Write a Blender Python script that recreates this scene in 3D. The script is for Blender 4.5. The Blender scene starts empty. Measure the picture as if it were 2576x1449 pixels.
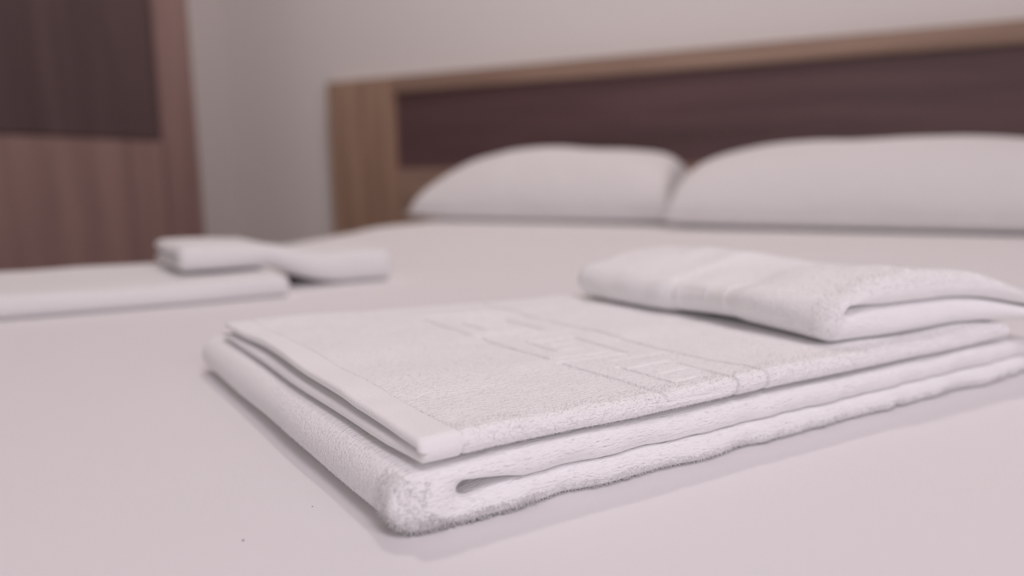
import bpy, bmesh, math, random
import numpy as np
from mathutils import Vector, Matrix

random.seed(7)
rng = np.random.default_rng(7)
S = bpy.context.scene
COL = S.collection
BED = 0.55                      # height of the duvet top above the floor

# ------------------------------------------------------------------ camera
def make_camera():
    pitch, roll, yaw = math.radians(9.0), math.radians(0.7), math.radians(27.8)
    fw = Vector((-math.sin(yaw) * math.cos(pitch), math.cos(yaw) * math.cos(pitch), -math.sin(pitch)))
    r0 = Vector((math.cos(yaw), math.sin(yaw), 0))
    u0 = r0.cross(fw)
    R = r0 * math.cos(roll) - u0 * math.sin(roll)
    U = r0 * math.sin(roll) + u0 * math.cos(roll)
    cam = bpy.data.cameras.new('camera')
    co = bpy.data.objects.new('camera', cam)
    COL.objects.link(co)
    M = Matrix((R, U, -fw)).transposed().to_4x4()
    M.translation = Vector((0, 0, BED + 0.115))
    co.matrix_world = M
    cam.sensor_width = 36.0
    cam.lens = 36.0 * 1800 / 2576
    cam.clip_start = 0.01
    cam.dof.use_dof = True
    cam.dof.focus_distance = 0.270
    cam.dof.aperture_fstop = 3.9
    S.camera = co
make_camera()

# ------------------------------------------------------------------ world, lights, exposure
w = bpy.data.worlds.new('world')
S.world = w
w.use_nodes = True
w.node_tree.nodes['Background'].inputs[0].default_value = (0.78, 0.80, 1.0, 1)
w.node_tree.nodes['Background'].inputs[1].default_value = 1.0

def area(name, loc, target, sx, sy, power, color, spread=180, shape='RECTANGLE'):
    l = bpy.data.lights.new(name, 'AREA')
    l.shape = shape
    l.size, l.size_y = sx, sy
    l.energy = power
    l.color = color
    l.spread = math.radians(spread)
    o = bpy.data.objects.new(name, l)
    COL.objects.link(o)
    o.location = loc
    o.rotation_euler = (Vector(target) - Vector(loc)).to_track_quat('-Z', 'Y').to_euler()
    return o
# daylight coming through the window in the right-hand wall
area('window_daylight', (2.62, -0.8, 1.65), (0, -0.8, 1.3), 1.8, 1.4, 33, (1.0, 0.895, 1.03))
# added warm fill light, entering by an unseen window behind the camera
area('added_back_fill', (0.6, -2.62, 1.5), (0.6, 0, 1.4), 2.6, 1.8, 21, (1.0, 0.90, 0.80))
# ceiling lamp of the room (its fixture is built further down)
area('ceiling_lamp_light', (-0.82, 1.15, 2.50), (-0.82, 1.15, 0), 0.20, 0.20, 16, (1.0, 0.89, 0.84), shape='DISK')

# added soft fill from the ceiling over the foot of the bed (body further down)
area('added_fill_panel_light', (0.75, -0.35, 2.545), (0.75, -0.35, 0), 1.16, 0.56, 30, (1.0, 0.91, 0.99))

S.view_settings.view_transform = 'Standard'
S.view_settings.look = 'None'
S.view_settings.gamma = 1.0
S.view_settings.use_curve_mapping = False
S.view_settings.exposure = -0.77
S.cycles.max_bounces = 14
S.cycles.diffuse_bounces = 9

# ------------------------------------------------------------------ materials
def mat(name, color, rough=0.9, sheen=0.0, bump=None, spec=0.2):
    m = bpy.data.materials.new(name)
    m.use_nodes = True
    nt = m.node_tree
    b = nt.nodes['Principled BSDF']
    b.inputs['Base Color'].default_value = (*color, 1)
    b.inputs['Roughness'].default_value = rough
    b.inputs['Specular IOR Level'].default_value = spec
    if sheen:
        b.inputs['Sheen Weight'].default_value = sheen
        b.inputs['Sheen Roughness'].default_value = 0.5
    for k, (scale, dist, detail) in enumerate(bump or []):
        tc = nt.nodes.new('ShaderNodeTexCoord')
        src = tc.outputs['Object']
        if isinstance(scale, tuple):                # rows of loops running along the long side
            r1 = nt.nodes.new('ShaderNodeMapping')
            r1.inputs['Rotation'].default_value = (0, 0, math.radians(-56.5))
            r2 = nt.nodes.new('ShaderNodeMapping')
            r2.inputs['Scale'].default_value = scale
            nt.links.new(src, r1.inputs['Vector'])
            nt.links.new(r1.outputs[0], r2.inputs['Vector'])
            src = r2.outputs[0]
            scale = 1.0
        n = nt.nodes.new('ShaderNodeTexNoise')
        n.inputs['Scale'].default_value = scale
        n.inputs['Detail'].default_value = detail
        bp = nt.nodes.new('ShaderNodeBump')
        bp.inputs['Distance'].default_value = dist
        bp.inputs['Strength'].default_value = 1.0
        nt.links.new(src, n.inputs['Vector'])
        nt.links.new(n.outputs['Fac'], bp.inputs['Height'])
        prev = b.inputs['Normal']
        if prev.is_linked:
            nt.links.new(prev.links[0].from_socket, bp.inputs['Normal'])
        nt.links.new(bp.outputs['Normal'], prev)
    return m

def wood(name, dark, light, axis, scale=14.0, rough=0.5, mix=0.5):
    m = bpy.data.materials.new(name)
    m.use_nodes = True
    nt = m.node_tree
    b = nt.nodes['Principled BSDF']
    b.inputs['Roughness'].default_value = rough
    b.inputs['Specular IOR Level'].default_value = 0.3
    tc = nt.nodes.new('ShaderNodeTexCoord')
    mp = nt.nodes.new('ShaderNodeMapping')
    sc = [scale] * 3
    sc[axis] = scale * 0.07
    mp.inputs['Scale'].default_value = sc
    n = nt.nodes.new('ShaderNodeTexNoise')
    n.inputs['Scale'].default_value = 1.0
    n.inputs['Detail'].default_value = 8
    n.inputs['Roughness'].default_value = 0.65
    n.inputs['Distortion'].default_value = 0.4
    cr = nt.nodes.new('ShaderNodeValToRGB')
    cr.color_ramp.elements[0].position = 0.3
    cr.color_ramp.elements[0].color = (*dark, 1)
    cr.color_ramp.elements[1].position = 0.72
    cr.color_ramp.elements[1].color = (*light, 1)
    bp = nt.nodes.new('ShaderNodeBump')
    bp.inputs['Distance'].default_value = 0.0006
    nt.links.new(tc.outputs['Object'], mp.inputs['Vector'])
    nt.links.new(mp.outputs['Vector'], n.inputs['Vector'])
    nt.links.new(n.outputs['Fac'], cr.inputs['Fac'])
    nt.links.new(cr.outputs['Color'], b.inputs['Base Color'])
    nt.links.new(n.outputs['Fac'], bp.inputs['Height'])
    nt.links.new(bp.outputs['Normal'], b.inputs['Normal'])
    return m

M_TERRY = mat('terry_cotton', (0.93, 0.925, 0.925), 1.0, 0.15, [((160, 900, 900), 0.0007, 2), ((500, 1300, 1300), 0.0005, 1)], 0.0)
M_PILE = mat('terry_pile', (0.96, 0.955, 0.955), 1.0, 0.1, None, 0.0)
def pile_material():
    m = bpy.data.materials.new('terry_pile')
    m.use_nodes = True
    nt = m.node_tree
    for n in list(nt.nodes):
        nt.nodes.remove(n)
    out = nt.nodes.new('ShaderNodeOutputMaterial'); mx = nt.nodes.new('ShaderNodeMixShader')
    d = nt.nodes.new('ShaderNodeBsdfDiffuse'); t = nt.nodes.new('ShaderNodeBsdfTranslucent')
    d.inputs['Color'].default_value = t.inputs['Color'].default_value = (0.965, 0.96, 0.96, 1)
    mx.inputs[0].default_value = 0.45
    nt.links.new(d.outputs[0], mx.inputs[1]); nt.links.new(t.outputs[0], mx.inputs[2]); nt.links.new(mx.outputs[0], out.inputs[0])
    return m
M_PILE = pile_material()
M_HEM = mat('flat_weave', (0.91, 0.905, 0.905), 0.95, 0.1, [(1600, 0.0003, 1)], 0.05)
M_SHEET = mat('smooth_cotton', (0.80, 0.785, 0.79), 0.85, 0.0, [(2600, 0.00012, 1), (3.2, 0.006, 2)], 0.15)
M_PILLOW = mat('pillow_cotton', (0.77, 0.755, 0.76), 0.85, 0.0, [(14, 0.006, 2)], 0.15)
M_WALL = mat('painted_plaster', (0.84, 0.82, 0.805), 0.85, 0.0, [(180, 0.0006, 3)], 0.15)
M_WALL_SHADED = mat('shaded_plaster', (0.62, 0.59, 0.575), 0.85, 0.0, [(180, 0.0006, 3)], 0.15)  # wall plaster darkened: the left wall's shade is put into its colour
M_FAR_DIM = mat('dimmed_far_terry', (0.80, 0.79, 0.79), 1.0, 0.1, [(400, 0.001, 2)], 0.0)  # same terry in a darker copy, dimmer light on the far towels painted in
M_CEIL = mat('ceiling_paint', (0.88, 0.87, 0.86), 0.9)
M_FLOOR = wood('floor_wood', (0.34, 0.26, 0.20), (0.50, 0.40, 0.32), 1, 10)
M_DARKH = wood('dark_veneer_horizontal', (0.092, 0.055, 0.057), (0.174, 0.100, 0.105), 0, 16, 0.42)
M_DARKV = wood('dark_veneer_vertical', (0.079, 0.049, 0.049), (0.122, 0.079, 0.079), 2, 16, 0.42)
M_OAKV = wood('brown_veneer_vertical', (0.308, 0.198, 0.143), (0.519, 0.356, 0.260), 2, 18, 0.5)
M_OAKH = wood('brown_veneer_horizontal', (0.275, 0.180, 0.135), (0.460, 0.330, 0.255), 0, 18, 0.5)
M_CABV = wood('grey_brown_veneer', (0.209, 0.132, 0.121), (0.317, 0.210, 0.186), 2, 22, 0.55)
M_METAL = mat('brushed_metal', (0.55, 0.53, 0.52), 0.35, 0, None, 0.5)
M_METAL.node_tree.nodes['Principled BSDF'].inputs['Metallic'].default_value = 1.0
M_FRAME = mat('window_frame_white', (0.75, 0.74, 0.73), 0.4)
M_SPECK = mat('lint', (0.10, 0.07, 0.07), 0.9)

# ------------------------------------------------------------------ helpers
def link(name, me, m, parent=None, smooth=False):
    me.materials.append(m)
    o = bpy.data.objects.new(name, me)
    COL.objects.link(o)
    if parent is not None:
        o.parent = parent
        o.matrix_parent_inverse = parent.matrix_world.inverted()
    if smooth:
        me.polygons.foreach_set('use_smooth', [True] * len(me.polygons))
    return o

def empty(name, loc):
    o = bpy.data.objects.new(name, None)
    COL.objects.link(o)
    o.location = loc
    o.empty_display_size = 0.05
    o.matrix_world = Matrix.Translation(Vector(loc))
    return o

def tag(o, label, cat, group=None):
    o['label'] = label
    o['category'] = cat
    if group:
        o['group'] = group
    return o

def np_mesh(name, V, F):
    """V (n,3) float, F (m,k) int with constant k"""
    V = np.asarray(V, dtype=np.float32)
    F = np.asarray(F, dtype=np.int32)
    me = bpy.data.meshes.new(name)
    me.vertices.add(len(V))
    me.vertices.foreach_set('co', V.ravel())
    k = F.shape[1]
    me.loops.add(F.size)
    me.loops.foreach_set('vertex_index', F.ravel())
    me.polygons.add(len(F))
    me.polygons.foreach_set('loop_start', np.arange(0, F.size, k, dtype=np.int32))
    me.update(calc_edges=True)
    me.validate()
    return me

def box_bm(bm, x0, x1, y0, y1, z0, z1, bevel=0.0):
    r = bmesh.ops.create_cube(bm, size=1.0)
    vs = r['verts']
    for v in vs:
        v.co = Vector((x0 + (v.co.x + 0.5) * (x1 - x0), y0 + (v.co.y + 0.5) * (y1 - y0), z0 + (v.co.z + 0.5) * (z1 - z0)))
    if bevel:
        es = list({e for v in vs for e in v.link_edges})
        bmesh.ops.bevel(bm, geom=es, offset=bevel, segments=2, affect='EDGES')

def box(name, b, m, parent=None, bevel=0.0):
    bm = bmesh.new()
    box_bm(bm, *b, bevel=bevel)
    me = bpy.data.meshes.new(name)
    if parent is not None:
        top = parent
        while top.parent is not None:
            top = top.parent
        bmesh.ops.translate(bm, verts=bm.verts, vec=-top.location)
    bm.to_mesh(me)
    bm.free()
    me.materials.append(m)
    o = bpy.data.objects.new(name, me)
    COL.objects.link(o)
    if parent is not None:
        o.parent = parent
    return o

def struct(o):
    o['kind'] = 'structure'
    return o

# smooth value noise (numpy) ------------------------------------------------
_G = rng.random((64, 64)) * 2 - 1
def noise2(x, y):
    x = np.asarray(x, float); y = np.asarray(y, float)
    xi = np.floor(x).astype(int); yi = np.floor(y).astype(int)
    fx = x - xi; fy = y - yi
    fx = fx * fx * (3 - 2 * fx); fy = fy * fy * (3 - 2 * fy)
    g = lambda a, b: _G[a % 64, b % 64]
    return (g(xi, yi) * (1 - fx) + g(xi + 1, yi) * fx) * (1 - fy) + (g(xi, yi + 1) * (1 - fx) + g(xi + 1, yi + 1) * fx) * fy
def sstep(a, b, x):
    t = np.clip((np.asarray(x, float) - a) / (b - a), 0, 1)
    return t * t * (3 - 2 * t)

# ------------------------------------------------------------------ room shell
XL, XR, YB, YF, ZC = -2.0, 2.3, 1.765, -2.3, 2.6
T = 0.12
struct(box('floor', (XL - T, XR + T, YF - T, YB + T, -0.1, 0.0), M_FLOOR))
struct(box('ceiling', (XL - T, XR + T, YF - T, YB + T, ZC, ZC + 0.1), M_CEIL))
struct(box('wall_back', (XL - T, XR + T, YB, YB + T, 0, ZC), M_WALL))
struct(box('wall_left', (XL - T, XL, YF, YB, 0, ZC), M_WALL_SHADED))
GX0, GX1, GZ0, GZ1 = -0.75, 1.95, 0.55, 2.45
bm = bmesh.new()
box_bm(bm, XL - T, GX0, YF - T, YF, 0, ZC)
box_bm(bm, GX1, XR + T, YF - T, YF, 0, ZC)
box_bm(bm, GX0, GX1, YF - T, YF, 0, GZ0)
box_bm(bm, GX0, GX1, YF - T, YF, GZ1, ZC)
me = bpy.data.meshes.new('wall_front')
bm.to_mesh(me); bm.free()
struct(link('wall_front', me, M_WALL))
WY0, WY1, WZ0, WZ1 = -1.70, 0.10, 0.95, 2.35
WM = (WY0 + WY1) / 2
bm = bmesh.new()
box_bm(bm, XR, XR + T, YF, WY0, 0, ZC)
box_bm(bm, XR, XR + T, WY1, YB, 0, ZC)
box_bm(bm, XR, XR + T, WY0, WY1, 0, WZ0)
box_bm(bm, XR, XR + T, WY0, WY1, WZ1, ZC)
me = bpy.data.meshes.new('wall_right')
bm.to_mesh(me); bm.free()
struct(link('wall_right', me, M_WALL))
for nm, b in (('baseboard_back', (XL + 0.012, XR, YB - 0.012, YB, 0, 0.08)), ('baseboard_left', (XL, XL + 0.012, YF, YB, 0, 0.08))):
    struct(box(nm, b, M_FRAME))
# window: frame bars and a real pane of glass
wb = bmesh.new()
fr = 0.05
for b in ((WY0, WY1, WZ0, WZ0 + fr), (WY0, WY1, WZ1 - fr, WZ1), (WY0, WY0 + fr, WZ0 + fr, WZ1 - fr), (WY1 - fr, WY1, WZ0 + fr, WZ1 - fr), (WM - fr / 2, WM + fr / 2, WZ0 + fr, WZ1 - fr)):
    box_bm(wb, XR + 0.03, XR + 0.09, *b)
me = bpy.data.meshes.new('window_1')
wb.to_mesh(me); wb.free()
win = struct(link('window_1', me, M_FRAME))
M_GLASS = bpy.data.materials.new('window_glass')
M_GLASS.use_nodes = True
nt = M_GLASS.node_tree
for n in list(nt.nodes):
    nt.nodes.remove(n)
out = nt.nodes.new('ShaderNodeOutputMaterial'); mx = nt.nodes.new('ShaderNodeMixShader')
tr = nt.nodes.new('ShaderNodeBsdfTransparent'); gl = nt.nodes.new('ShaderNodeBsdfGlossy'); fn = nt.nodes.new('ShaderNodeFresnel')
gl.inputs['Roughness'].default_value = 0.02
nt.links.new(fn.outputs[0], mx.inputs[0]); nt.links.new(tr.outputs[0], mx.inputs[1]); nt.links.new(gl.outputs[0], mx.inputs[2]); nt.links.new(mx.outputs[0], out.inputs[0])
box('window_pane', (XR + 0.055, XR + 0.061, WY0 + fr, WM - fr / 2, WZ0 + fr, WZ1 - fr), M_GLASS, win)
box('window_pane', (XR + 0.055, XR + 0.061, WM + fr / 2, WY1 - fr, WZ0 + fr, WZ1 - fr), M_GLASS, win)

wb = bmesh.new()  # unseen window behind the camera, added to let the fill light in
xs = [GX0 + (GX1 - GX0) * k / 3 for k in range(4)]
box_bm(wb, GX0, GX1, YF - 0.09, YF - 0.03, GZ0, GZ0 + fr); box_bm(wb, GX0, GX1, YF - 0.09, YF - 0.03, GZ1 - fr, GZ1)
for k, x in enumerate(xs):
    x = min(max(x, GX0 + fr / 2), GX1 - fr / 2)
    box_bm(wb, x - fr / 2, x + fr / 2, YF - 0.09, YF - 0.03, GZ0 + fr, GZ1 - fr)
me = bpy.data.meshes.new('added_window')
wb.to_mesh(me); wb.free()
win2 = struct(link('added_window', me, M_FRAME))
for k in range(3):
    box('window_pane', (xs[k] + fr, xs[k + 1] - fr, YF - 0.063, YF - 0.057, GZ0 + fr, GZ1 - fr), M_GLASS, win2)

# ------------------------------------------------------------------ ceiling lamp fixture (above the frame)
def disc_bm(bm, c, r, z0, z1, seg=32):
    r_ = bmesh.ops.create_cone(bm, cap_ends=True, segments=seg, radius1=r, radius2=r, depth=z1 - z0)
    bmesh.ops.translate(bm, verts=r_['verts'], vec=(c[0], c[1], (z0 + z1) / 2))
lamp = empty('ceiling_lamp', (-0.82, 1.15, ZC))
bm = bmesh.new(); disc_bm(bm, (0, 0), 0.20, -0.06, -0.001)
me = bpy.data.meshes.new('lamp_body'); bm.to_mesh(me); bm.free()
o = bpy.data.objects.new('lamp_body', me); me.materials.append(M_METAL); COL.objects.link(o); o.parent = lamp
panel = empty('added_fill_panel', (0.75, -0.35, ZC))  # body for the added ceiling fill light, out of view
box('fill_panel_frame', (0.15, 1.35, -0.65, -0.05, ZC - 0.05, ZC - 0.001), M_FRAME, panel, 0.004)
tag(panel, 'added unseen rectangular fill light panel on the ceiling above the foot of the bed', 'lamp')
tag(lamp, 'round flat ceiling lamp fixed above the bed', 'lamp')

# ------------------------------------------------------------------ headboard against the back wall
HY = 1.72
hb = empty('headboard', (-0.30, HY, 0))
HX0, HX1, PX0, PX1 = -1.535, 0.935, -1.285, 0.685
PZ0, PZ1, HZ = BED + 0.136, BED + 0.352, BED + 0.397
box('frame_post', (HX0, PX0, HY, YB - 0.001, 0.0, HZ), M_OAKV, hb, 0.003)
box('frame_post', (PX1, HX1, HY, YB - 0.001, 0.0, HZ), M_OAKV, hb, 0.003)
box('top_rail', (PX0, PX1, HY, YB - 0.001, PZ1, HZ), M_OAKH, hb, 0.003)
box('lower_rail', (PX0, PX1, HY, YB - 0.001, 0.0, PZ0), M_OAKH, hb, 0.003)
box('inset_panel', (PX0, PX1, HY + 0.012, YB - 0.001, PZ0, PZ1), M_DARKH, hb, 0.001)
tag(hb, 'wide brown wooden headboard with dark inset panel behind the pillows', 'headboard')

# ------------------------------------------------------------------ wardrobe at the left wall
WX = -1.52
wd = empty('wardrobe', (-1.76, 0.3, 0))
WYB, WYS, WYF = 1.235, 1.137, -0.75
box('end_panel', (XL + 0.001, WX, WYS, WYB, 0, 2.15), M_CABV, wd, 0.003)
box('end_panel', (XL + 0.001, WX, WYF - 0.03, WYF, 0, 2.15), M_CABV, wd, 0.003)
box('top_panel', (XL + 0.001, WX, WYF, WYS, 2.12, 2.15), M_CABV, wd, 0.002)
box('back_board', (XL + 0.001, XL + 0.02, WYF, WYS, 0.0, 2.12), M_CABV, wd)
DZ = BED + 0.205
n = 3
for k in range(n):
    y0 = WYF + (WYS - WYF) * k / n + 0.002
    y1 = WYF + (WYS - WYF) * (k + 1) / n - 0.002
    d = box('door', (WX - 0.03, WX - 0.008, y0, y1, DZ + 0.002, 2.118), M_DARKV, wd, 0.0015)
    if k < n - 1:
        box('handle', (WX - 0.008, WX + 0.012, y1 - 0.05, y1 - 0.035, 1.15, 1.35), M_METAL, d)
    d = box('drawer_front', (WX - 0.025, WX - 0.002, y0, y1, 0.06, DZ - 0.002), M_CABV, wd, 0.0015)
box('plinth', (XL + 0.02, WX - 0.03, WYF, WYS, 0, 0.058), M_DARKV, wd)
tag(wd, 'brown wooden wardrobe with dark doors standing at the left wall', 'wardrobe')

# ------------------------------------------------------------------ bed
BX0, BX1, BY0, BY1 = -0.93, 0.42, -0.32, 1.71
bed = empty('bed', ((BX0 + BX1) / 2, (BY0 + BY1) / 2, 0))
box('bed_base', (BX0 + 0.05, BX1 - 0.05, BY0 + 0.05, BY1, 0.10, 0.29), M_OAKH, bed, 0.006)
for x in (BX0 + 0.1, BX1 - 0.16):
    for y in (BY0 + 0.12, BY1 - 0.2):
        box('leg', (x, x + 0.06, y, y + 0.06, 0.0, 0.10), M_DARKV, bed, 0.003)
# mattress: rounded box
bm = bmesh.new()
box_bm(bm, BX0 + 0.03, BX1 - 0.03, BY0 + 0.03, BY1, 0.292, BED - 0.022, bevel=0.03)
bmesh.ops.translate(bm, verts=bm.verts, vec=-bed.matrix_world.translation)
me = bpy.data.meshes.new('mattress'); bm.to_mesh(me); bm.free(); me.materials.append(M_SHEET)
o = bpy.data.objects.new('mattress', me); COL.objects.link(o); o.parent = bed
o['label'] = 'mattress in a white fitted sheet'
tag(bed, 'white made-up double bed standing in front of the brown headboard', 'bed')

# duvet: a draped grid with thickness, its head end stopping short of the pillows
def duvet():
    nx, ny = 150, 170
    rad, drop = 0.045, 0.30
    W = BX1 - BX0
    L = 1.70 - BY0
    # arc-length profile across: left drop, top, right drop
    def prof(t, lo, hi, both=True):
        # t in arc length from the left hem; returns position and depth below the top
        a = math.pi / 2 * rad
        x = np.empty_like(t); z = np.empty_like(t)
        for i, s in enumerate(t):
            s2 = s
            top = (hi - lo) - (2 * rad if both else rad)
            if s2 < drop:
                x[i], z[i] = lo, -(rad + drop - s2)
            elif s2 < drop + a:
                q = (s2 - drop) / rad
                x[i], z[i] = lo + rad - rad * math.cos(q), -rad + rad * math.sin(q)
            elif s2 < drop + a + top or not both:
                x[i], z[i] = lo + rad + (s2 - drop - a), 0
            elif s2 < drop + 2 * a + top:
                q = (s2 - drop - a - top) / rad
                x[i], z[i] = hi - rad + rad * math.sin(q), -rad + rad * math.cos(q)
            else:
                x[i], z[i] = hi, -rad - (s2 - drop - 2 * a - top)
        return x, z
    a = math.pi / 2 * rad
    tx = np.unique(np.concatenate([np.linspace(0, drop, 14), np.linspace(drop, drop + a, 9), np.linspace(drop + a, drop + a + W - 2 * rad, nx), np.linspace(drop + a + W - 2 * rad, drop + 2 * a + W - 2 * rad, 9), np.linspace(drop + 2 * a + W - 2 * rad, 2 * drop + 2 * a + W - 2 * rad, 14)]))
    ty = np.unique(np.concatenate([np.linspace(0, drop, 14), np.linspace(drop, drop + a, 9), np.linspace(drop + a, drop + a + L - rad, ny)]))
    X, ZX = prof(tx, BX0, BX1)
    Y, ZY = prof(ty, BY0, 1.70, both=False)
    GX, GY = np.meshgrid(X, Y, indexing='ij')
    GZ = BED + np.minimum(ZX[:, None], ZY[None, :])
    onside = np.clip(-np.minimum(ZX[:, None], ZY[None, :]) / 0.05, 0, 1)
    rise = 0.016 * sstep(0.72, 1.22, GY)
    # soft wrinkles, none under the towels in the foreground
    wr = 0.0035 * noise2(GX * 3 + 7, GY * 9 + 3) + 0.0018 * noise2(GX * 6 + GY * 8, GY * 14 - GX * 9)
    calm = sstep(0.80, 1.05, GY) * (1 - 0.9 * sstep(1.12, 1.26, GY))
    GZ = GZ + (rise + wr * calm) * (1 - onside)
    # flutes in the hanging sides
    GX = GX + np.where(ZX[:, None] < -0.05, 1, 0) * onside * 0.012 * np.sin(GY * 26 + 1.5 * noise2(GY * 4, GX * 0)) * np.sign(X[:, None] - 0)
    n, m = GX.shape
    V = np.stack([GX, GY, GZ], -1).reshape(-1, 3)
    I = np.arange(n * m).reshape(n, m)
    F = np.stack([I[:-1, :-1], I[1:, :-1], I[1:, 1:], I[:-1, 1:]], -1).reshape(-1, 4)
    me = np_mesh('duvet', V, F)
    o = link('duvet', me, M_SHEET, None, True)
    s = o.modifiers.new('thickness', 'SOLIDIFY'); s.thickness = 0.018; s.offset = -1.0
    return o
dv = duvet()
tag(dv, 'smooth white duvet spread over the bed beneath the towels', 'duvet')

# ------------------------------------------------------------------ pillows
def pillow(name, cx, cy, hx, hy, h, rot, z0, seed, qs=(0.27, 0.27), label=''):
    # qs: how blunt the left and right ends are
    n = 56
    a = np.linspace(-1, 1, n); A, B = np.meshgrid(a, a, indexing='ij')
    # outline with slightly drawn-in sides and pointed corners
    px = A * hx * (1 - 0.05 * (1 - B ** 2) * 0 - 0.06 * B ** 2 * (1 - A ** 2) - 0.05 * (1 - np.abs(B)) * 0)
    px = A * hx * (1 - 0.07 * np.cos(B * math.pi / 2) ** 0.8 + 0.07)
    px = A * hx * (0.95 + 0.05 * B ** 2)
    py = B * hy * (0.93 + 0.07 * A ** 2)
    t = (np.clip(1 - A ** 2, 0, 1) ** (qs[0] + (qs[1] - qs[0]) * sstep(-0.6, 0.6, A))) * (np.clip(1 - B ** 2, 0, 1) ** 0.5)
    wr = 0.0035 * noise2(A * 2 + seed, B * 3 + 2 * seed) + 0.002 * noise2(A * 5 - seed, B * 4 + seed)
    top = h * 0.86 * t + wr * t
    bot = -h * 0.20 * t
    bot = np.maximum(bot, -h * 0.085)
    I = np.arange(n * n).reshape(n, n)
    V1 = np.stack([px, py, top], -1).reshape(-1, 3); V2 = np.stack([px, py, bot], -1).reshape(-1, 3)
    border = np.zeros((n, n), bool); border[0] = border[-1] = True; border[:, 0] = border[:, -1] = True
    J = I + n * n
    J = np.where(border, I, J)
    q = lambda G: np.stack([G[:-1, :-1], G[1:, :-1], G[1:, 1:], G[:-1, 1:]], -1).reshape(-1, 4)
    F = np.concatenate([q(I), q(J)[:, ::-1]])
    me = np_mesh('pillow_cushion', np.concatenate([V1, V2]), F)
    bm = bmesh.new(); bm.from_mesh(me)
    bmesh.ops.delete(bm, geom=[v for v in bm.verts if not v.link_faces], context='VERTS')
    bm.to_mesh(me); bm.free()
    root = empty(name, (cx, cy, z0 + h * 0.085))
    me.materials.append(M_PILLOW)
    me.polygons.foreach_set('use_smooth', [True] * len(me.polygons))
    o = bpy.data.objects.new('pillow_cushion', me); COL.objects.link(o); o.parent = root
    # seam cord round the edge
    P = [(px[i, 0], py[i, 0]) for i in range(n)] + [(px[-1, i], py[-1, i]) for i in range(1, n)] + [(px[n - 1 - i, -1], py[n - 1 - i, -1]) for i in range(1, n)] + [(px[0, n - 1 - i], py[0, n - 1 - i]) for i in range(1, n - 1)]
    P = np.array(P); k = len(P); r = 0.003
    tang = np.roll(P, -1, 0) - np.roll(P, 1, 0); tang /= np.linalg.norm(tang, axis=1)[:, None]
    nor = np.stack([tang[:, 1], -tang[:, 0]], -1)
    ring = [np.stack([P[:, 0] + nor[:, 0] * r * math.cos(t_), P[:, 1] + nor[:, 1] * r * math.cos(t_), np.full(k, r * math.sin(t_))], -1) for t_ in np.linspace(0, 2 * math.pi, 6, endpoint=False)]
    V = np.stack(ring, 1).reshape(-1, 3); I = np.arange(k * 6).reshape(k, 6)
    In = np.roll(I, -1, 0); Ir = np.roll(I, -1, 1); Inr = np.roll(In, -1, 1)
    F = np.stack([I, In, Inr, Ir], -1).reshape(-1, 4)
    me = np_mesh('seam', V, F); me.materials.append(M_PILLOW)
    me.polygons.foreach_set('use_smooth', [True] * len(me.polygons))
    o = bpy.data.objects.new('seam', me); COL.objects.link(o); o.parent = root
    root.rotation_euler = (0, 0, rot)
    tag(root, label, 'pillow', 'white pillows at the headboard')
    return root
pillow('pillow', -0.665, 1.502, 0.292, 0.19, 0.165, math.radians(2.5), BED + 0.0185, 3.3, (0.27, 0.14), 'plump white pillow at the left end of the headboard, partly behind the other pillow')
pillow('pillow', 0.009, 1.450, 0.374, 0.19, 0.161, math.radians(0.5), BED + 0.0195, 8.1, (0.15, 0.26), 'larger-looking white pillow on the right in front of the dark headboard panel')

# ------------------------------------------------------------------ towels
# towel frame: u runs along the long side of the near stack, v along its short side (metres)
F0 = np.array([-0.124, 0.186]); AU, AV = math.radians(33.5), math.radians(-63.5)
EU = np.array([math.sin(AU), math.cos(AU)]); EV = np.array([math.sin(AV), math.cos(AV)])
def place(u, v, z):
    return np.stack([F0[0] + u * EU[0] + v * EV[0], F0[1] + u * EU[1] + v * EV[1], BED + z], -1)

def resample(P, n, power=None):
    P = np.asarray(P, float)
    d = np.concatenate([[0], np.cumsum(np.linalg.norm(np.diff(P, axis=0), axis=1))])
    t = np.linspace(0, d[-1], n) if power is None else d[-1] * power
    return np.stack([np.interp(t, d, P[:, 0]), np.interp(t, d, P[:, 1])], -1)

def arc(c, r, a0, a1, n, ry=None):
    t = np.radians(np.linspace(a0, a1, n))
    return np.stack([c[0] + r * np.cos(t), c[1] + (ry or r) * np.sin(t)], -1)

def ease_ends(n, r, L, fine=None):
    """sample positions 0..L, dense near both ends, with the round-off factor for end radius r"""
    k = 9
    th = np.linspace(0, math.pi / 2, k)
    a = r * (1 - np.cos(th))
    core = np.linspace(r, L - r, n)[1:-1]
    if fine:
        f0, f1, st = fine
        core = np.concatenate([core[core < f0], np.arange(f0, f1, st), core[core >= f1]])
    w = np.concatenate([a, core, (L - a)[::-1]])
    d = np.minimum(w, L - w)
    e = np.where(d < r, np.sqrt(np.clip(1 - ((r - d) / r) ** 2, 0, 1)), 1.0)
    return w, e

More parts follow.
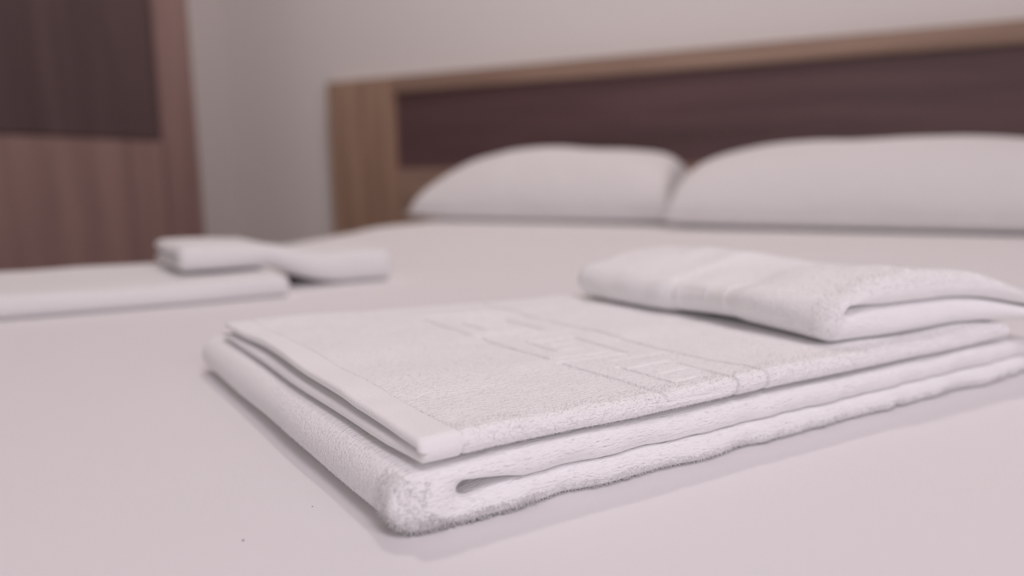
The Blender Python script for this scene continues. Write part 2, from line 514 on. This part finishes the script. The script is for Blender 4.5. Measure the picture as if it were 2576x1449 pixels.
def sheet_mesh(name, outer, inner, w, e, mapper, depth=None, s_round=4):
    """outer/inner (n,2) section curves of a folded cloth; swept along w; e rounds the ends off.
    mapper(q, zz, w) -> world points; depth(i-grid arc, w) pushes the outer face inwards."""
    n = len(outer); m = len(w)
    mid = (outer + inner) / 2; h = (outer - inner) / 2
    es = np.ones(n)
    for i in range(s_round):
        f = math.sqrt(1 - ((s_round - i) / s_round) ** 2)
        es[i] *= f; es[n - 1 - i] *= f
    E = es[:, None] * e[None, :]
    def grid(sgn):
        Q = mid[:, None, 0] + sgn * h[:, None, 0] * E
        Z = mid[:, None, 1] + sgn * h[:, None, 1] * E
        return mapper(Q, Z, np.broadcast_to(w[None, :], Q.shape))
    PO = grid(1.0); PI = grid(-1.0)
    gu = np.gradient(PO, axis=0); gw = np.gradient(PO, axis=1)
    N = np.cross(gu, gw); ln = np.linalg.norm(N, axis=-1, keepdims=True); N = N / np.maximum(ln, 1e-12)
    # outward = away from inner
    sg = np.sign(np.sum(N * (PO - PI), -1, keepdims=True)); sg[sg == 0] = 1
    N = N * sg
    if depth is not None:
        PO = PO - N * depth[..., None] * np.minimum(E, 1)[..., None]
    border = np.zeros((n, m), bool); border[0] = border[-1] = True; border[:, 0] = border[:, -1] = True
    I = np.arange(n * m).reshape(n, m); J = np.where(border, I, I + n * m)
    q = lambda G: np.stack([G[:-1, :-1], G[1:, :-1], G[1:, 1:], G[:-1, 1:]], -1).reshape(-1, 4)
    V = np.concatenate([PO.reshape(-1, 3), PI.reshape(-1, 3)])
    F = np.concatenate([q(I)[:, ::-1], q(J)])
    used = np.zeros(len(V), bool); used[F.ravel()] = True
    rem = np.cumsum(used) - 1
    return V[used], rem[F], PO, N

def tufts(PO, N, keep, dens, length, radius, lean=0.6, floor=None):
    """terry loops: small bent three-sided spikes scattered over the outer face cells where keep is True"""
    a = PO[1:, :-1] - PO[:-1, :-1]; b = PO[:-1, 1:] - PO[:-1, :-1]
    area_ = np.linalg.norm(np.cross(a, b), axis=-1) * 1e6           # mm2
    lam = area_ * dens * keep
    cnt = rng.poisson(lam)
    ii, jj = np.nonzero(cnt)
    rep = cnt[ii, jj]
    ii = np.repeat(ii, rep); jj = np.repeat(jj, rep)
    k = len(ii)
    r1 = rng.random((k, 1)); r2 = rng.random((k, 1))
    p = (PO[ii, jj] * (1 - r1) + PO[ii + 1, jj] * r1) * (1 - r2) + (PO[ii, jj + 1] * (1 - r1) + PO[ii + 1, jj + 1] * r1) * r2
    nn = N[ii, jj]
    t = rng.normal(size=(k, 3)) * 0.7 + np.array([EU[0], EU[1], 0.0]) * rng.choice([-1.0, 1.0], size=(k, 1)); t -= nn * np.sum(t * nn, -1, keepdims=True)
    t /= np.maximum(np.linalg.norm(t, axis=-1, keepdims=True), 1e-9)
    b_ = np.cross(nn, t)
    ln = length * (0.6 + 0.8 * rng.random((k, 1)))
    le = lean * rng.random((k, 1))
    base = p - nn * 0.0003
    m1 = p + nn * ln * 0.55 + t * ln * le * 0.3
    tip = p + nn * ln * 0.9 + t * ln * le
    R = radius * (0.8 + 0.5 * rng.random((k, 1)))
    V = []
    for c, f in ((base, 1.0), (m1, 0.85)):
        for q in range(3):
            an = 2 * math.pi * q / 3
            V.append(c + (t * math.cos(an) + b_ * math.sin(an)) * R * f)
    V.append(tip)
    if floor is not None:
        for q in V:
            q[:, 2] = np.maximum(q[:, 2], floor)
    V = np.stack(V, 1).reshape(-1, 3)
    o = (np.arange(k) * 7)[:, None]
    loc = []
    for q in range(3):
        q2 = (q + 1) % 3
        loc += [(q, q2, 3 + q2), (q, 3 + q2, 3 + q), (3 + q, 3 + q2, 6)]
    F = (o[:, :, None] + np.array(loc)[None]).reshape(-1, 3)
    return V, F

def rel(V, root):
    return np.asarray(V) - np.array(root.matrix_world.translation)

def part(name, V, F, m, root, stuff=False):
    me = np_mesh(name, rel(V, root), F)
    me.materials.append(m)
    me.polygons.foreach_set('use_smooth', [True] * len(me.polygons))
    o = bpy.data.objects.new(name, me); COL.objects.link(o); o.parent = root
    if stuff:
        o['kind'] = 'stuff'
    return o

def join(parts):
    Vs, Fs, k = [], [], 0
    for V, F in parts:
        Vs.append(V); Fs.append(F + k); k += len(V)
    return np.concatenate(Vs), np.concatenate(Fs)

# ---- near stack, bottom: thick bath towel, folded edge to the left ----
def bath_towel():
    UE = 0.368
    bx, bz, rz = -0.0085, 0.0105, 0.0103
    ns, na, nu = 60, 26, 130
    o_low = resample([(UE, 0.0002), (bx, 0.0002)], nu)
    o_arc = arc((bx, bz), 0.0108, 270, 90, na, rz)
    o_top = resample([(bx, 0.0208), (UE, 0.0208)], nu)
    i_low = resample([(UE, 0.0102), (0.030, 0.0102), (0.018, 0.0098), (0.0085, 0.0088)], nu)
    i_arc = arc((0.0085, 0.0115), 0.0038, 270, 90, na, 0.0027)
    i_top = resample([(0.0085, 0.0142), (0.018, 0.0125), (0.030, 0.0106), (UE, 0.0106)], nu)
    outer = np.concatenate([o_low, o_arc[1:-1], o_top]); inner = np.concatenate([i_low, i_arc[1:-1], i_top])
    wv, e = ease_ends(110, 0.0042, 0.256)
    def mapper(q, z, v):
        wav = 0.0012 * noise2(q * 45 + 3, v * 0 + z * 40) + 0.0006 * noise2(q * 130, z * 90 + 5)
        front = np.exp(-v / 0.02)
        lo = sstep(0.0, 0.02, z)
        vv = v + wav * front * 1.6 - 0.0015
        uu = q + 0.0012 * noise2(v * 22 + 9, z * 60) * np.exp(-np.clip(q + 0.02, 0, 1) / 0.02)
        zz = z + lo * (0.0006 * noise2(q * 30, v * 24 + 11))
        # lower layer bulges a little towards the viewer
        vv = vv - 0.0016 * front * (1 - sstep(0.008, 0.013, z)) * sstep(0.01, 0.05, q)
        return place(uu, vv, zz)
    V, F, PO, N = sheet_mesh('bath_towel', outer, inner, wv, e, mapper)
    root = empty('bath_towel', tuple(place(0.17, 0.12, 0.0)))
    part('folded_cloth', V, F, M_TERRY, root)
    n, m = PO.shape[:2]
    qi = outer[:, 0][:, None] + 0 * wv[None, :]; zi = outer[:, 1][:, None] + 0 * wv[None, :]; vi = wv[None, :] + 0 * qi
    c = lambda G: G[:-1, :-1]
    front = (c(vi) < 0.012)
    fold = (c(qi) < -0.006)
    hidden = (c(zi) < 0.001) & ~front
    parts = []
    kf = front & (c(qi) < 0.03) & (c(zi) < 0.0190)
    parts.append(tufts(PO, N, kf, 1.2, 0.0014, 0.00015, 1.3, BED + 0.0003))
    parts.append(tufts(PO, N, front & (c(qi) < 0.03) & (c(zi) < 0.004), 1.2, 0.0021, 0.00016, 0.7, BED + 0.0003))
    kf = front & (c(qi) >= 0.03) & (c(zi) > 0.010) & (c(zi) < 0.0200)
    parts.append(tufts(PO, N, kf, 0.5, 0.0004, 0.00012, 1.8))
    kf = front & (c(qi) >= 0.03) & (c(zi) < 0.004)
    parts.append(tufts(PO, N, kf, 1.1, 0.0012, 0.00014, 1.0, BED + 0.0003))
    kf = fold & ~front & ~hidden & (c(vi) < 0.13) & (c(zi) < 0.0200)
    parts.append(tufts(PO, N, kf, 0.3, 0.0005, 0.00012, 1.4, BED + 0.0003))
    # inner faces at the near end show too
    V, F = join(parts)
    part('terry_pile', V, F, M_PILE, root, True)
    tag(root, 'thick white bath towel folded at the bottom of the near stack, on the duvet', 'towel')

# ---- near stack, middle: bath mat with a Greek key border ----
def seg_dist(U, Vv, pts):
    d = np.full(U.shape, 1e9)
    for (x0, y0), (x1, y1) in zip(pts[:-1], pts[1:]):
        dx, dy = x1 - x0, y1 - y0
        L2 = dx * dx + dy * dy
        t = np.clip(((U - x0) * dx + (Vv - y0) * dy) / L2, 0, 1)
        # square-ended strokes look right for a woven key
        d = np.minimum(d, np.maximum(np.abs(U - x0 - t * dx), np.abs(Vv - y0 - t * dy)))
    return d

def key_lines():
    """strokes of the woven key, cm: lists of (across, along) segments in u and v"""
    vs, us = [(14.55, 23.5, -2.5)], []
    for k in range(3):
        t = 19.2 - 6.75 * k
        vs += [(8.85, t, t - 6.05), (12.8, t - 2.5, t - 6.6), (10.3, t - 1.9, t - 4.75)]
        us += [(t, 8.85, 12.9), (t - 6.05, 8.85, 12.8), (t - 2.4, 10.3, 12.8), (t - 4.75, 10.3, 11.7), (t - 0.9, 10.8, 14.5), (t - 3.6, 10.9, 12.3)]
    return vs, us

def bath_mat():
    UE, VB = 0.336, 0.238
    z0, t = 0.0223, 0.0036
    r_o = 0.0043
    zc = z0 + r_o
    nl, na, nt_ = 60, 26, 340
    fc = 0.0030
    o_low = resample([(VB, z0), (fc, z0)], nl)
    o_arc = arc((fc, zc), r_o, 270, 90, na)
    o_top = resample([(fc, zc + r_o), (VB, zc + r_o)], nt_)
    i_low = resample([(VB, z0 + t), (fc, z0 + t)], nl)
    i_arc = arc((fc, zc), r_o - t, 270, 90, na)
    i_top = resample([(fc, zc + r_o - t), (VB, zc + r_o - t)], nt_)
    outer = np.concatenate([o_low, o_arc[1:-1], o_top]); inner = np.concatenate([i_low, i_arc[1:-1], i_top])
    d = np.concatenate([[0], np.cumsum(np.linalg.norm(np.diff(outer, axis=0), axis=1))])
    i_ref = nl + na - 2
    arcv = (d - d[i_ref]) + fc                     # runs on along the cloth round the fold
    HEM = 0.0065
    def mapper(q, z, u):
        low = 1 - sstep(zc - 0.001, zc + 0.001, z)
        # back edge runs in a little towards the right; left end of the lower layer peeps out
        taper = 1 - 0.10 * sstep(0.0, 0.2, u) * sstep(0.05, VB, q)
        end = np.exp(-np.clip(u + 0.008, 0, 1) / 0.010)
        uu = u - low * 0.0022 * end * sstep(0.0, 0.03, q)
        bell = np.sin(np.clip(q / VB, 0, 1) * math.pi)
        lift = (1 - low) * end * (0.0022 * bell)
        top = sstep(z0, zc + r_o, z)
        wave = 0.0007 * noise2(u * 26 + 1, q * 30 + 4) + 0.0003 * noise2(u * 70, q * 80 + 2)
        droop = -0.0012 * end * (1 - sstep(0.0, 0.03, q)) * top
        vv = q * taper + 0.0009 * noise2(u * 40 + 17, z * 50) * (1 - sstep(0, 0.03, q))
        uu = uu + 0.0012 * noise2(q * 18 + 2, low * 3) * end
        return place(uu, vv, z + lift + top * np.maximum(wave, -0.0004) + droop + 0.0006)
    root = empty('bath_mat', tuple(place(0.16, 0.12, z0)))
    # body right of the hem
    w_, e_ = ease_ends(330, 0.0018, UE - HEM, (0.080 - HEM, 0.152 - HEM, 0.0003))
    u_ = w_ + HEM
    e_ = np.where(w_ < 0.01, np.maximum(e_, 0.55), e_)
    Ug = np.broadcast_to(u_[None, :] * 100, (len(outer), len(u_))); Vg = np.broadcast_to(arcv[:, None] * 100, Ug.shape)
    Uw = Ug - 0.07 * np.clip(6 - Vg, 0, 8) + 0.10 * noise2(Vg * 0.55 + 3, Ug * 0.2) + 0.03 * noise2(Vg * 2.2, Ug * 0.9)
    Vw = Vg + 0.07 * noise2(Ug * 0.8 + 5, Vg * 0.25)
    groove = np.zeros(Ug.shape); crease = np.zeros(Ug.shape)
    vs, us = key_lines()
    for u0, va, vb in vs:                          # strokes along v: flat weave rising in a sharp step
        x = Uw - u0
        on = sstep(vb - 0.1, vb + 0.1, Vw) * (1 - sstep(va - 0.1, va + 0.1, Vw))
        ramp = np.where(x < 0, np.exp(np.minimum(x, 0) / 0.11), 1 - sstep(0.0, 0.05, x))
        crease = np.maximum(crease, on * ramp)
    for v0, ua, ub in us:                          # strokes along u: shallow woven channels
        on = sstep(ua - 0.1, ua + 0.1, Uw) * (1 - sstep(ub - 0.1, ub + 0.1, Uw))
        groove = np.maximum(groove, on * (1 - sstep(0.03, 0.20, np.abs(Vw - v0))))
    up = np.concatenate([np.zeros(nl), np.ones(len(outer) - nl)])[:, None]
    depth = np.maximum(groove * 0.0005, crease * 0.0018) * up
    groove = np.maximum(groove, crease)
    V, F, PO, N = sheet_mesh('bath_mat', outer, inner, u_, e_, mapper, depth)
    part('folded_cloth', V, F, M_TERRY, root)
    # hem strip
    wh, eh = ease_ends(26, 0.0016, HEM + 0.0082)
    uh = wh - 0.0080
    oh, ih = outer.copy(), inner.copy()
    mid = (oh + ih) / 2
    oh = mid + (oh - mid) * 1.12; ih = mid - (oh - mid) * 0.9
    st = np.r_[0:nl:3, nl:nl + na - 2, nl + na - 2:len(outer):3]
    Vh, Fh, _, _ = sheet_mesh('hem', oh[st], ih[st], uh, eh, mapper)
    h = part('hem', Vh, Fh, M_HEM, root)
    h['label'] = 'smooth flat-woven hem along the left end'
    c = lambda G: G[:-1, :-1]
    g = c(groove); vv = c(Vg); uu = c(Ug)
    upm = c(np.broadcast_to(up, Ug.shape)) > 0.5
    near = (vv < 13)
    parts = [tufts(PO, N, upm & (g < 0.10) & near & (vv > 0.9), 0.35, 0.00032, 0.00013, 1.6),
             tufts(PO, N, upm & (g < 0.10) & (vv <= 0.9), 0.6, 0.0006, 0.00014, 1.4, BED + 0.0216),
             tufts(PO, N, upm & (g < 0.10) & ~near, 0.3, 0.00036, 0.00015, 1.6)]
    V, F = join(parts)
    part('terry_pile', V, F, M_PILE, root, True)
    tag(root, 'white terry bath mat with Greek key border, folded on the thick bath towel', 'bath mat')

# ---- near stack, top: face towel, folded edge to the left ----
def face_towel():
    U0, UE = 0.204, 0.378
    zb = 0.0322
    na, nu = 26, 110
    cx = U0 + 0.013
    o_low = resample([(UE - 0.004, zb), (cx, zb)], nu)
    o_arc = arc((cx, zb + 0.0110), 0.0132, 270, 90, na, 0.0110)
    o_top = resample([(cx, zb + 0.0220), (0.245, zb + 0.0285), (0.275, zb + 0.0315), (0.315, zb + 0.0270), (0.345, zb + 0.0225), (UE - 0.006, zb + 0.0180), (UE, zb + 0.0125)], nu)
    i_low = resample([(UE - 0.006, zb + 0.0095), (0.30, zb + 0.0138), (0.242, zb + 0.0153), (0.225, zb + 0.0147), (0.2215, zb + 0.0142)], nu)
    i_arc = arc((0.2215, zb + 0.0155), 0.0030, 270, 90, na, 0.0012)
    i_top = resample([(0.2215, zb + 0.0167), (0.225, zb + 0.0164), (0.242, zb + 0.0155), (0.30, zb + 0.0140), (UE - 0.004, zb + 0.0097)], nu)
    outer = np.concatenate([o_low, o_arc[1:-1], o_top]); inner = np.concatenate([i_low, i_arc[1:-1], i_top])
    V0, VL = 0.012, 0.185
    w_, e_ = ease_ends(190, 0.0085, VL)
    n = len(outer)
    vg = np.broadcast_to(w_[None, :] + V0, (n, len(w_)))
    d = np.concatenate([[0], np.cumsum(np.linalg.norm(np.diff(outer, axis=0), axis=1))])
    sg = np.broadcast_to((d - d[nu])[:, None], vg.shape)
    # flat-woven band with a small key across the fold
    band = sstep(0.066, 0.070, vg) * (1 - sstep(0.116, 0.120, vg))
    ridge = (1 - sstep(0.08, 0.20, seg_dist(vg * 100, sg * 100, [(7.6, 4.5), (7.6, 0.6), (10.9, 0.6), (10.9, 2.6), (8.9, 2.6), (8.9, 1.7)])))
    ridge = np.maximum(ridge, 1 - sstep(0.08, 0.2, seg_dist(vg * 100, sg * 100, [(7.0, -2), (7.0, 20)])))
    ridge = np.maximum(ridge, 1 - sstep(0.08, 0.2, seg_dist(vg * 100, sg * 100, [(11.6, -2), (11.6, 20)])))
    depth = band * (0.0009 - 0.0005 * ridge)
    def mapper(q, z, w):
        v = w + V0
        k = np.clip((z - zb) / 0.03, 0, 1)
        b = sstep(0.060, 0.075, v) * (1 - sstep(0.105, 0.125, v))
        fold = np.exp(-np.clip(q - U0, 0, 1) / 0.03)
        # the lower lip of the fold lifts off the mat in the middle, the top rolls
        lift = 0.0045 * np.exp(-((v - 0.075) / 0.038) ** 2) * np.exp(-np.clip(q - U0, 0, 1) / 0.020)
        zz = z + lift * (1 - 0.5 * k) + k * (0.0016 * noise2(v * 24 + 2, q * 25) + 0.0009 * noise2(v * 60, q * 40)) - k * b * 0.0025 * fold
        uu = q + fold * (0.0022 * noise2(v * 20 + 6, z * 30) + 0.001 * noise2(v * 55, z * 80)) + 0.0015 * b * fold
        # right end sinks
        zz = zz - 0.016 * sstep(0.318, 0.376, q) * k
        front = np.exp(-w / 0.02)
        vv = v + front * (0.0014 * noise2(q * 35 + 8, z * 60) - 0.004 * (1 - k) * sstep(0.21, 0.25, q)) - 0.03 * sstep(0.30, 0.38, q) * front
        return place(uu, vv, zz)
    V, F, PO, N = sheet_mesh('face_towel', outer, inner, w_, e_, mapper, depth)
    root = empty('face_towel', tuple(place(0.29, 0.10, zb)))
    part('folded_cloth', V, F, M_TERRY, root)
    c = lambda G: G[:-1, :-1]
    qo = np.broadcast_to(outer[:, 0][:, None], vg.shape); zo = np.broadcast_to(outer[:, 1][:, None], vg.shape)
    low = (c(zo) < zb + 0.002)
    keep = ~low & (c(band) < 0.3)
    frontm = c(vg) < V0 + 0.012
    parts = [tufts(PO, N, keep & frontm, 0.6, 0.0007, 0.00016, 1.2, BED + 0.031), tufts(PO, N, keep & ~frontm, 0.25, 0.0005, 0.00017, 1.4)]
    V, F = join(parts)
    part('terry_pile', V, F, M_PILE, root, True)
    tag(root, 'small white face towel lying folded on top of the Greek key bath mat', 'towel')

# ---- far stack: towel in the left background and a face towel sagging off its end ----
def far_towel():
    V0, VE = 0.503, 0.715
    h = 0.0208
    nv, na = 60, 20
    o_low = resample([(VE, 0.0002), (V0 + h / 2, 0.0002)], nv); o_arc = arc((V0 + h / 2, h / 2), h / 2, 270, 90, na, h / 2 - 0.0002); o_top = resample([(V0 + h / 2, h - 0.0002), (VE, h)], nv)
    i_low = resample([(VE, 0.0096), (V0 + h / 2 + 0.002, 0.0096)], nv); i_arc = arc((V0 + h / 2 + 0.002, 0.0102), 0.0006, 270, 90, na); i_top = resample([(V0 + h / 2 + 0.002, 0.0108), (VE, 0.0108)], nv)
    outer = np.concatenate([o_low, o_arc[1:-1], o_top]); inner = np.concatenate([i_low, i_arc[1:-1], i_top])
    L = 0.355
    w_, e_ = ease_ends(120, 0.005, L)
    def mapper(q, z, w):
        k = np.clip(z / 0.02, 0, 1)
        return place(w + 0.1165 - L, q + 0.0025 * noise2(w * 15, z * 30) * np.exp(-np.clip(q - V0, 0, 1) / 0.03) + 0.010 * sstep(0.0, 0.3, L - w), z + k * 0.0008 * noise2(w * 20, q * 18))
    V, F, PO, N = sheet_mesh('far_bath_towel', outer, inner, w_, e_, mapper)
    root = empty('bath_towel', tuple(place(0.0, 0.60, 0)))
    part('folded_cloth', V, F, M_FAR_DIM, root)
    # woven border line near its right end
    st = slice(nv + 2, len(outer) - 6)
    off = 0.0006
    oo = outer[st] + np.stack([np.zeros(len(outer[st])), np.full(len(outer[st]), off)], -1)
    tag(root, 'flat folded white bath towel lying at the far left edge of the bed', 'towel')

def far_face_towel():
    V0, VE = 0.556, 0.685
    h = 0.0285
    nv, na = 60, 22
    o_low = resample([(VE, 0.0), (V0 + h / 2, 0.0)], nv); o_arc = arc((V0 + h / 2, h / 2), h / 2 + 0.001, 270, 90, na, h / 2); o_top = resample([(V0 + h / 2, h), (VE, h)], nv)
    i_low = resample([(VE, 0.0138), (V0 + h / 2 + 0.002, 0.0138)], nv); i_arc = arc((V0 + h / 2 + 0.002, h / 2), 0.0005, 270, 90, na); i_top = resample([(V0 + h / 2 + 0.002, 0.0147), (VE, 0.0147)], nv)
    outer = np.concatenate([o_low, o_arc[1:-1], o_top]); inner = np.concatenate([i_low, i_arc[1:-1], i_top])
    L = 0.216
    U0 = 0.030
    w_, e_ = ease_ends(110, 0.008, L)
    def mapper(q, z, w):
        u = U0 + w
        t = np.clip((u - 0.116) / 0.078, 0, 1)
        base = 0.0228 * (1 - t) ** 1.7 + 0.0008
        k = np.clip(z / h, 0, 1)
        hump = k * (0.0012 * np.exp(-((u - 0.06) / 0.03) ** 2) - 0.001 * np.exp(-((u - 0.12) / 0.02) ** 2) + 0.0008 * noise2(u * 30, q * 30))
        return place(u, q + 0.002 * noise2(u * 18 + 3, z * 30) * np.exp(-np.clip(q - V0, 0, 1) / 0.03), z * (0.86 + 0.34 * t) + base + hump)
    V, F, PO, N = sheet_mesh('far_face_towel', outer, inner, w_, e_, mapper)
    root = empty('face_towel', tuple(place(0.13, 0.62, 0.0)))
    part('folded_cloth', V, F, M_FAR_DIM, root)
    tag(root, 'small white towel sagging off the end of the far folded towel onto the duvet', 'towel')

bath_towel()
bath_mat()
face_towel()
far_towel()
far_face_towel()

# ------------------------------------------------------------------ two specks of lint on the duvet
def speck(x, y, r, label):
    bm = bmesh.new()
    bmesh.ops.create_icosphere(bm, subdivisions=2, radius=r)
    for v in bm.verts:
        v.co = v.co * (1 + 0.35 * (random.random() - 0.5))
        v.co.z *= 0.5
    me = bpy.data.meshes.new('lint_speck'); bm.to_mesh(me); bm.free()
    o = link('lint_speck', me, M_SPECK, None, True)
    o.location = (x, y, BED + r * 0.45)
    tag(o, label, 'speck', 'specks on the duvet')

speck(-0.1772, 0.1489, 0.00035, 'dark lint speck on the duvet, nearer the bottom edge of the photo')
speck(-0.1740, 0.1769, 0.00022, 'smallest dark lint speck, on the duvet close to the near towel stack')
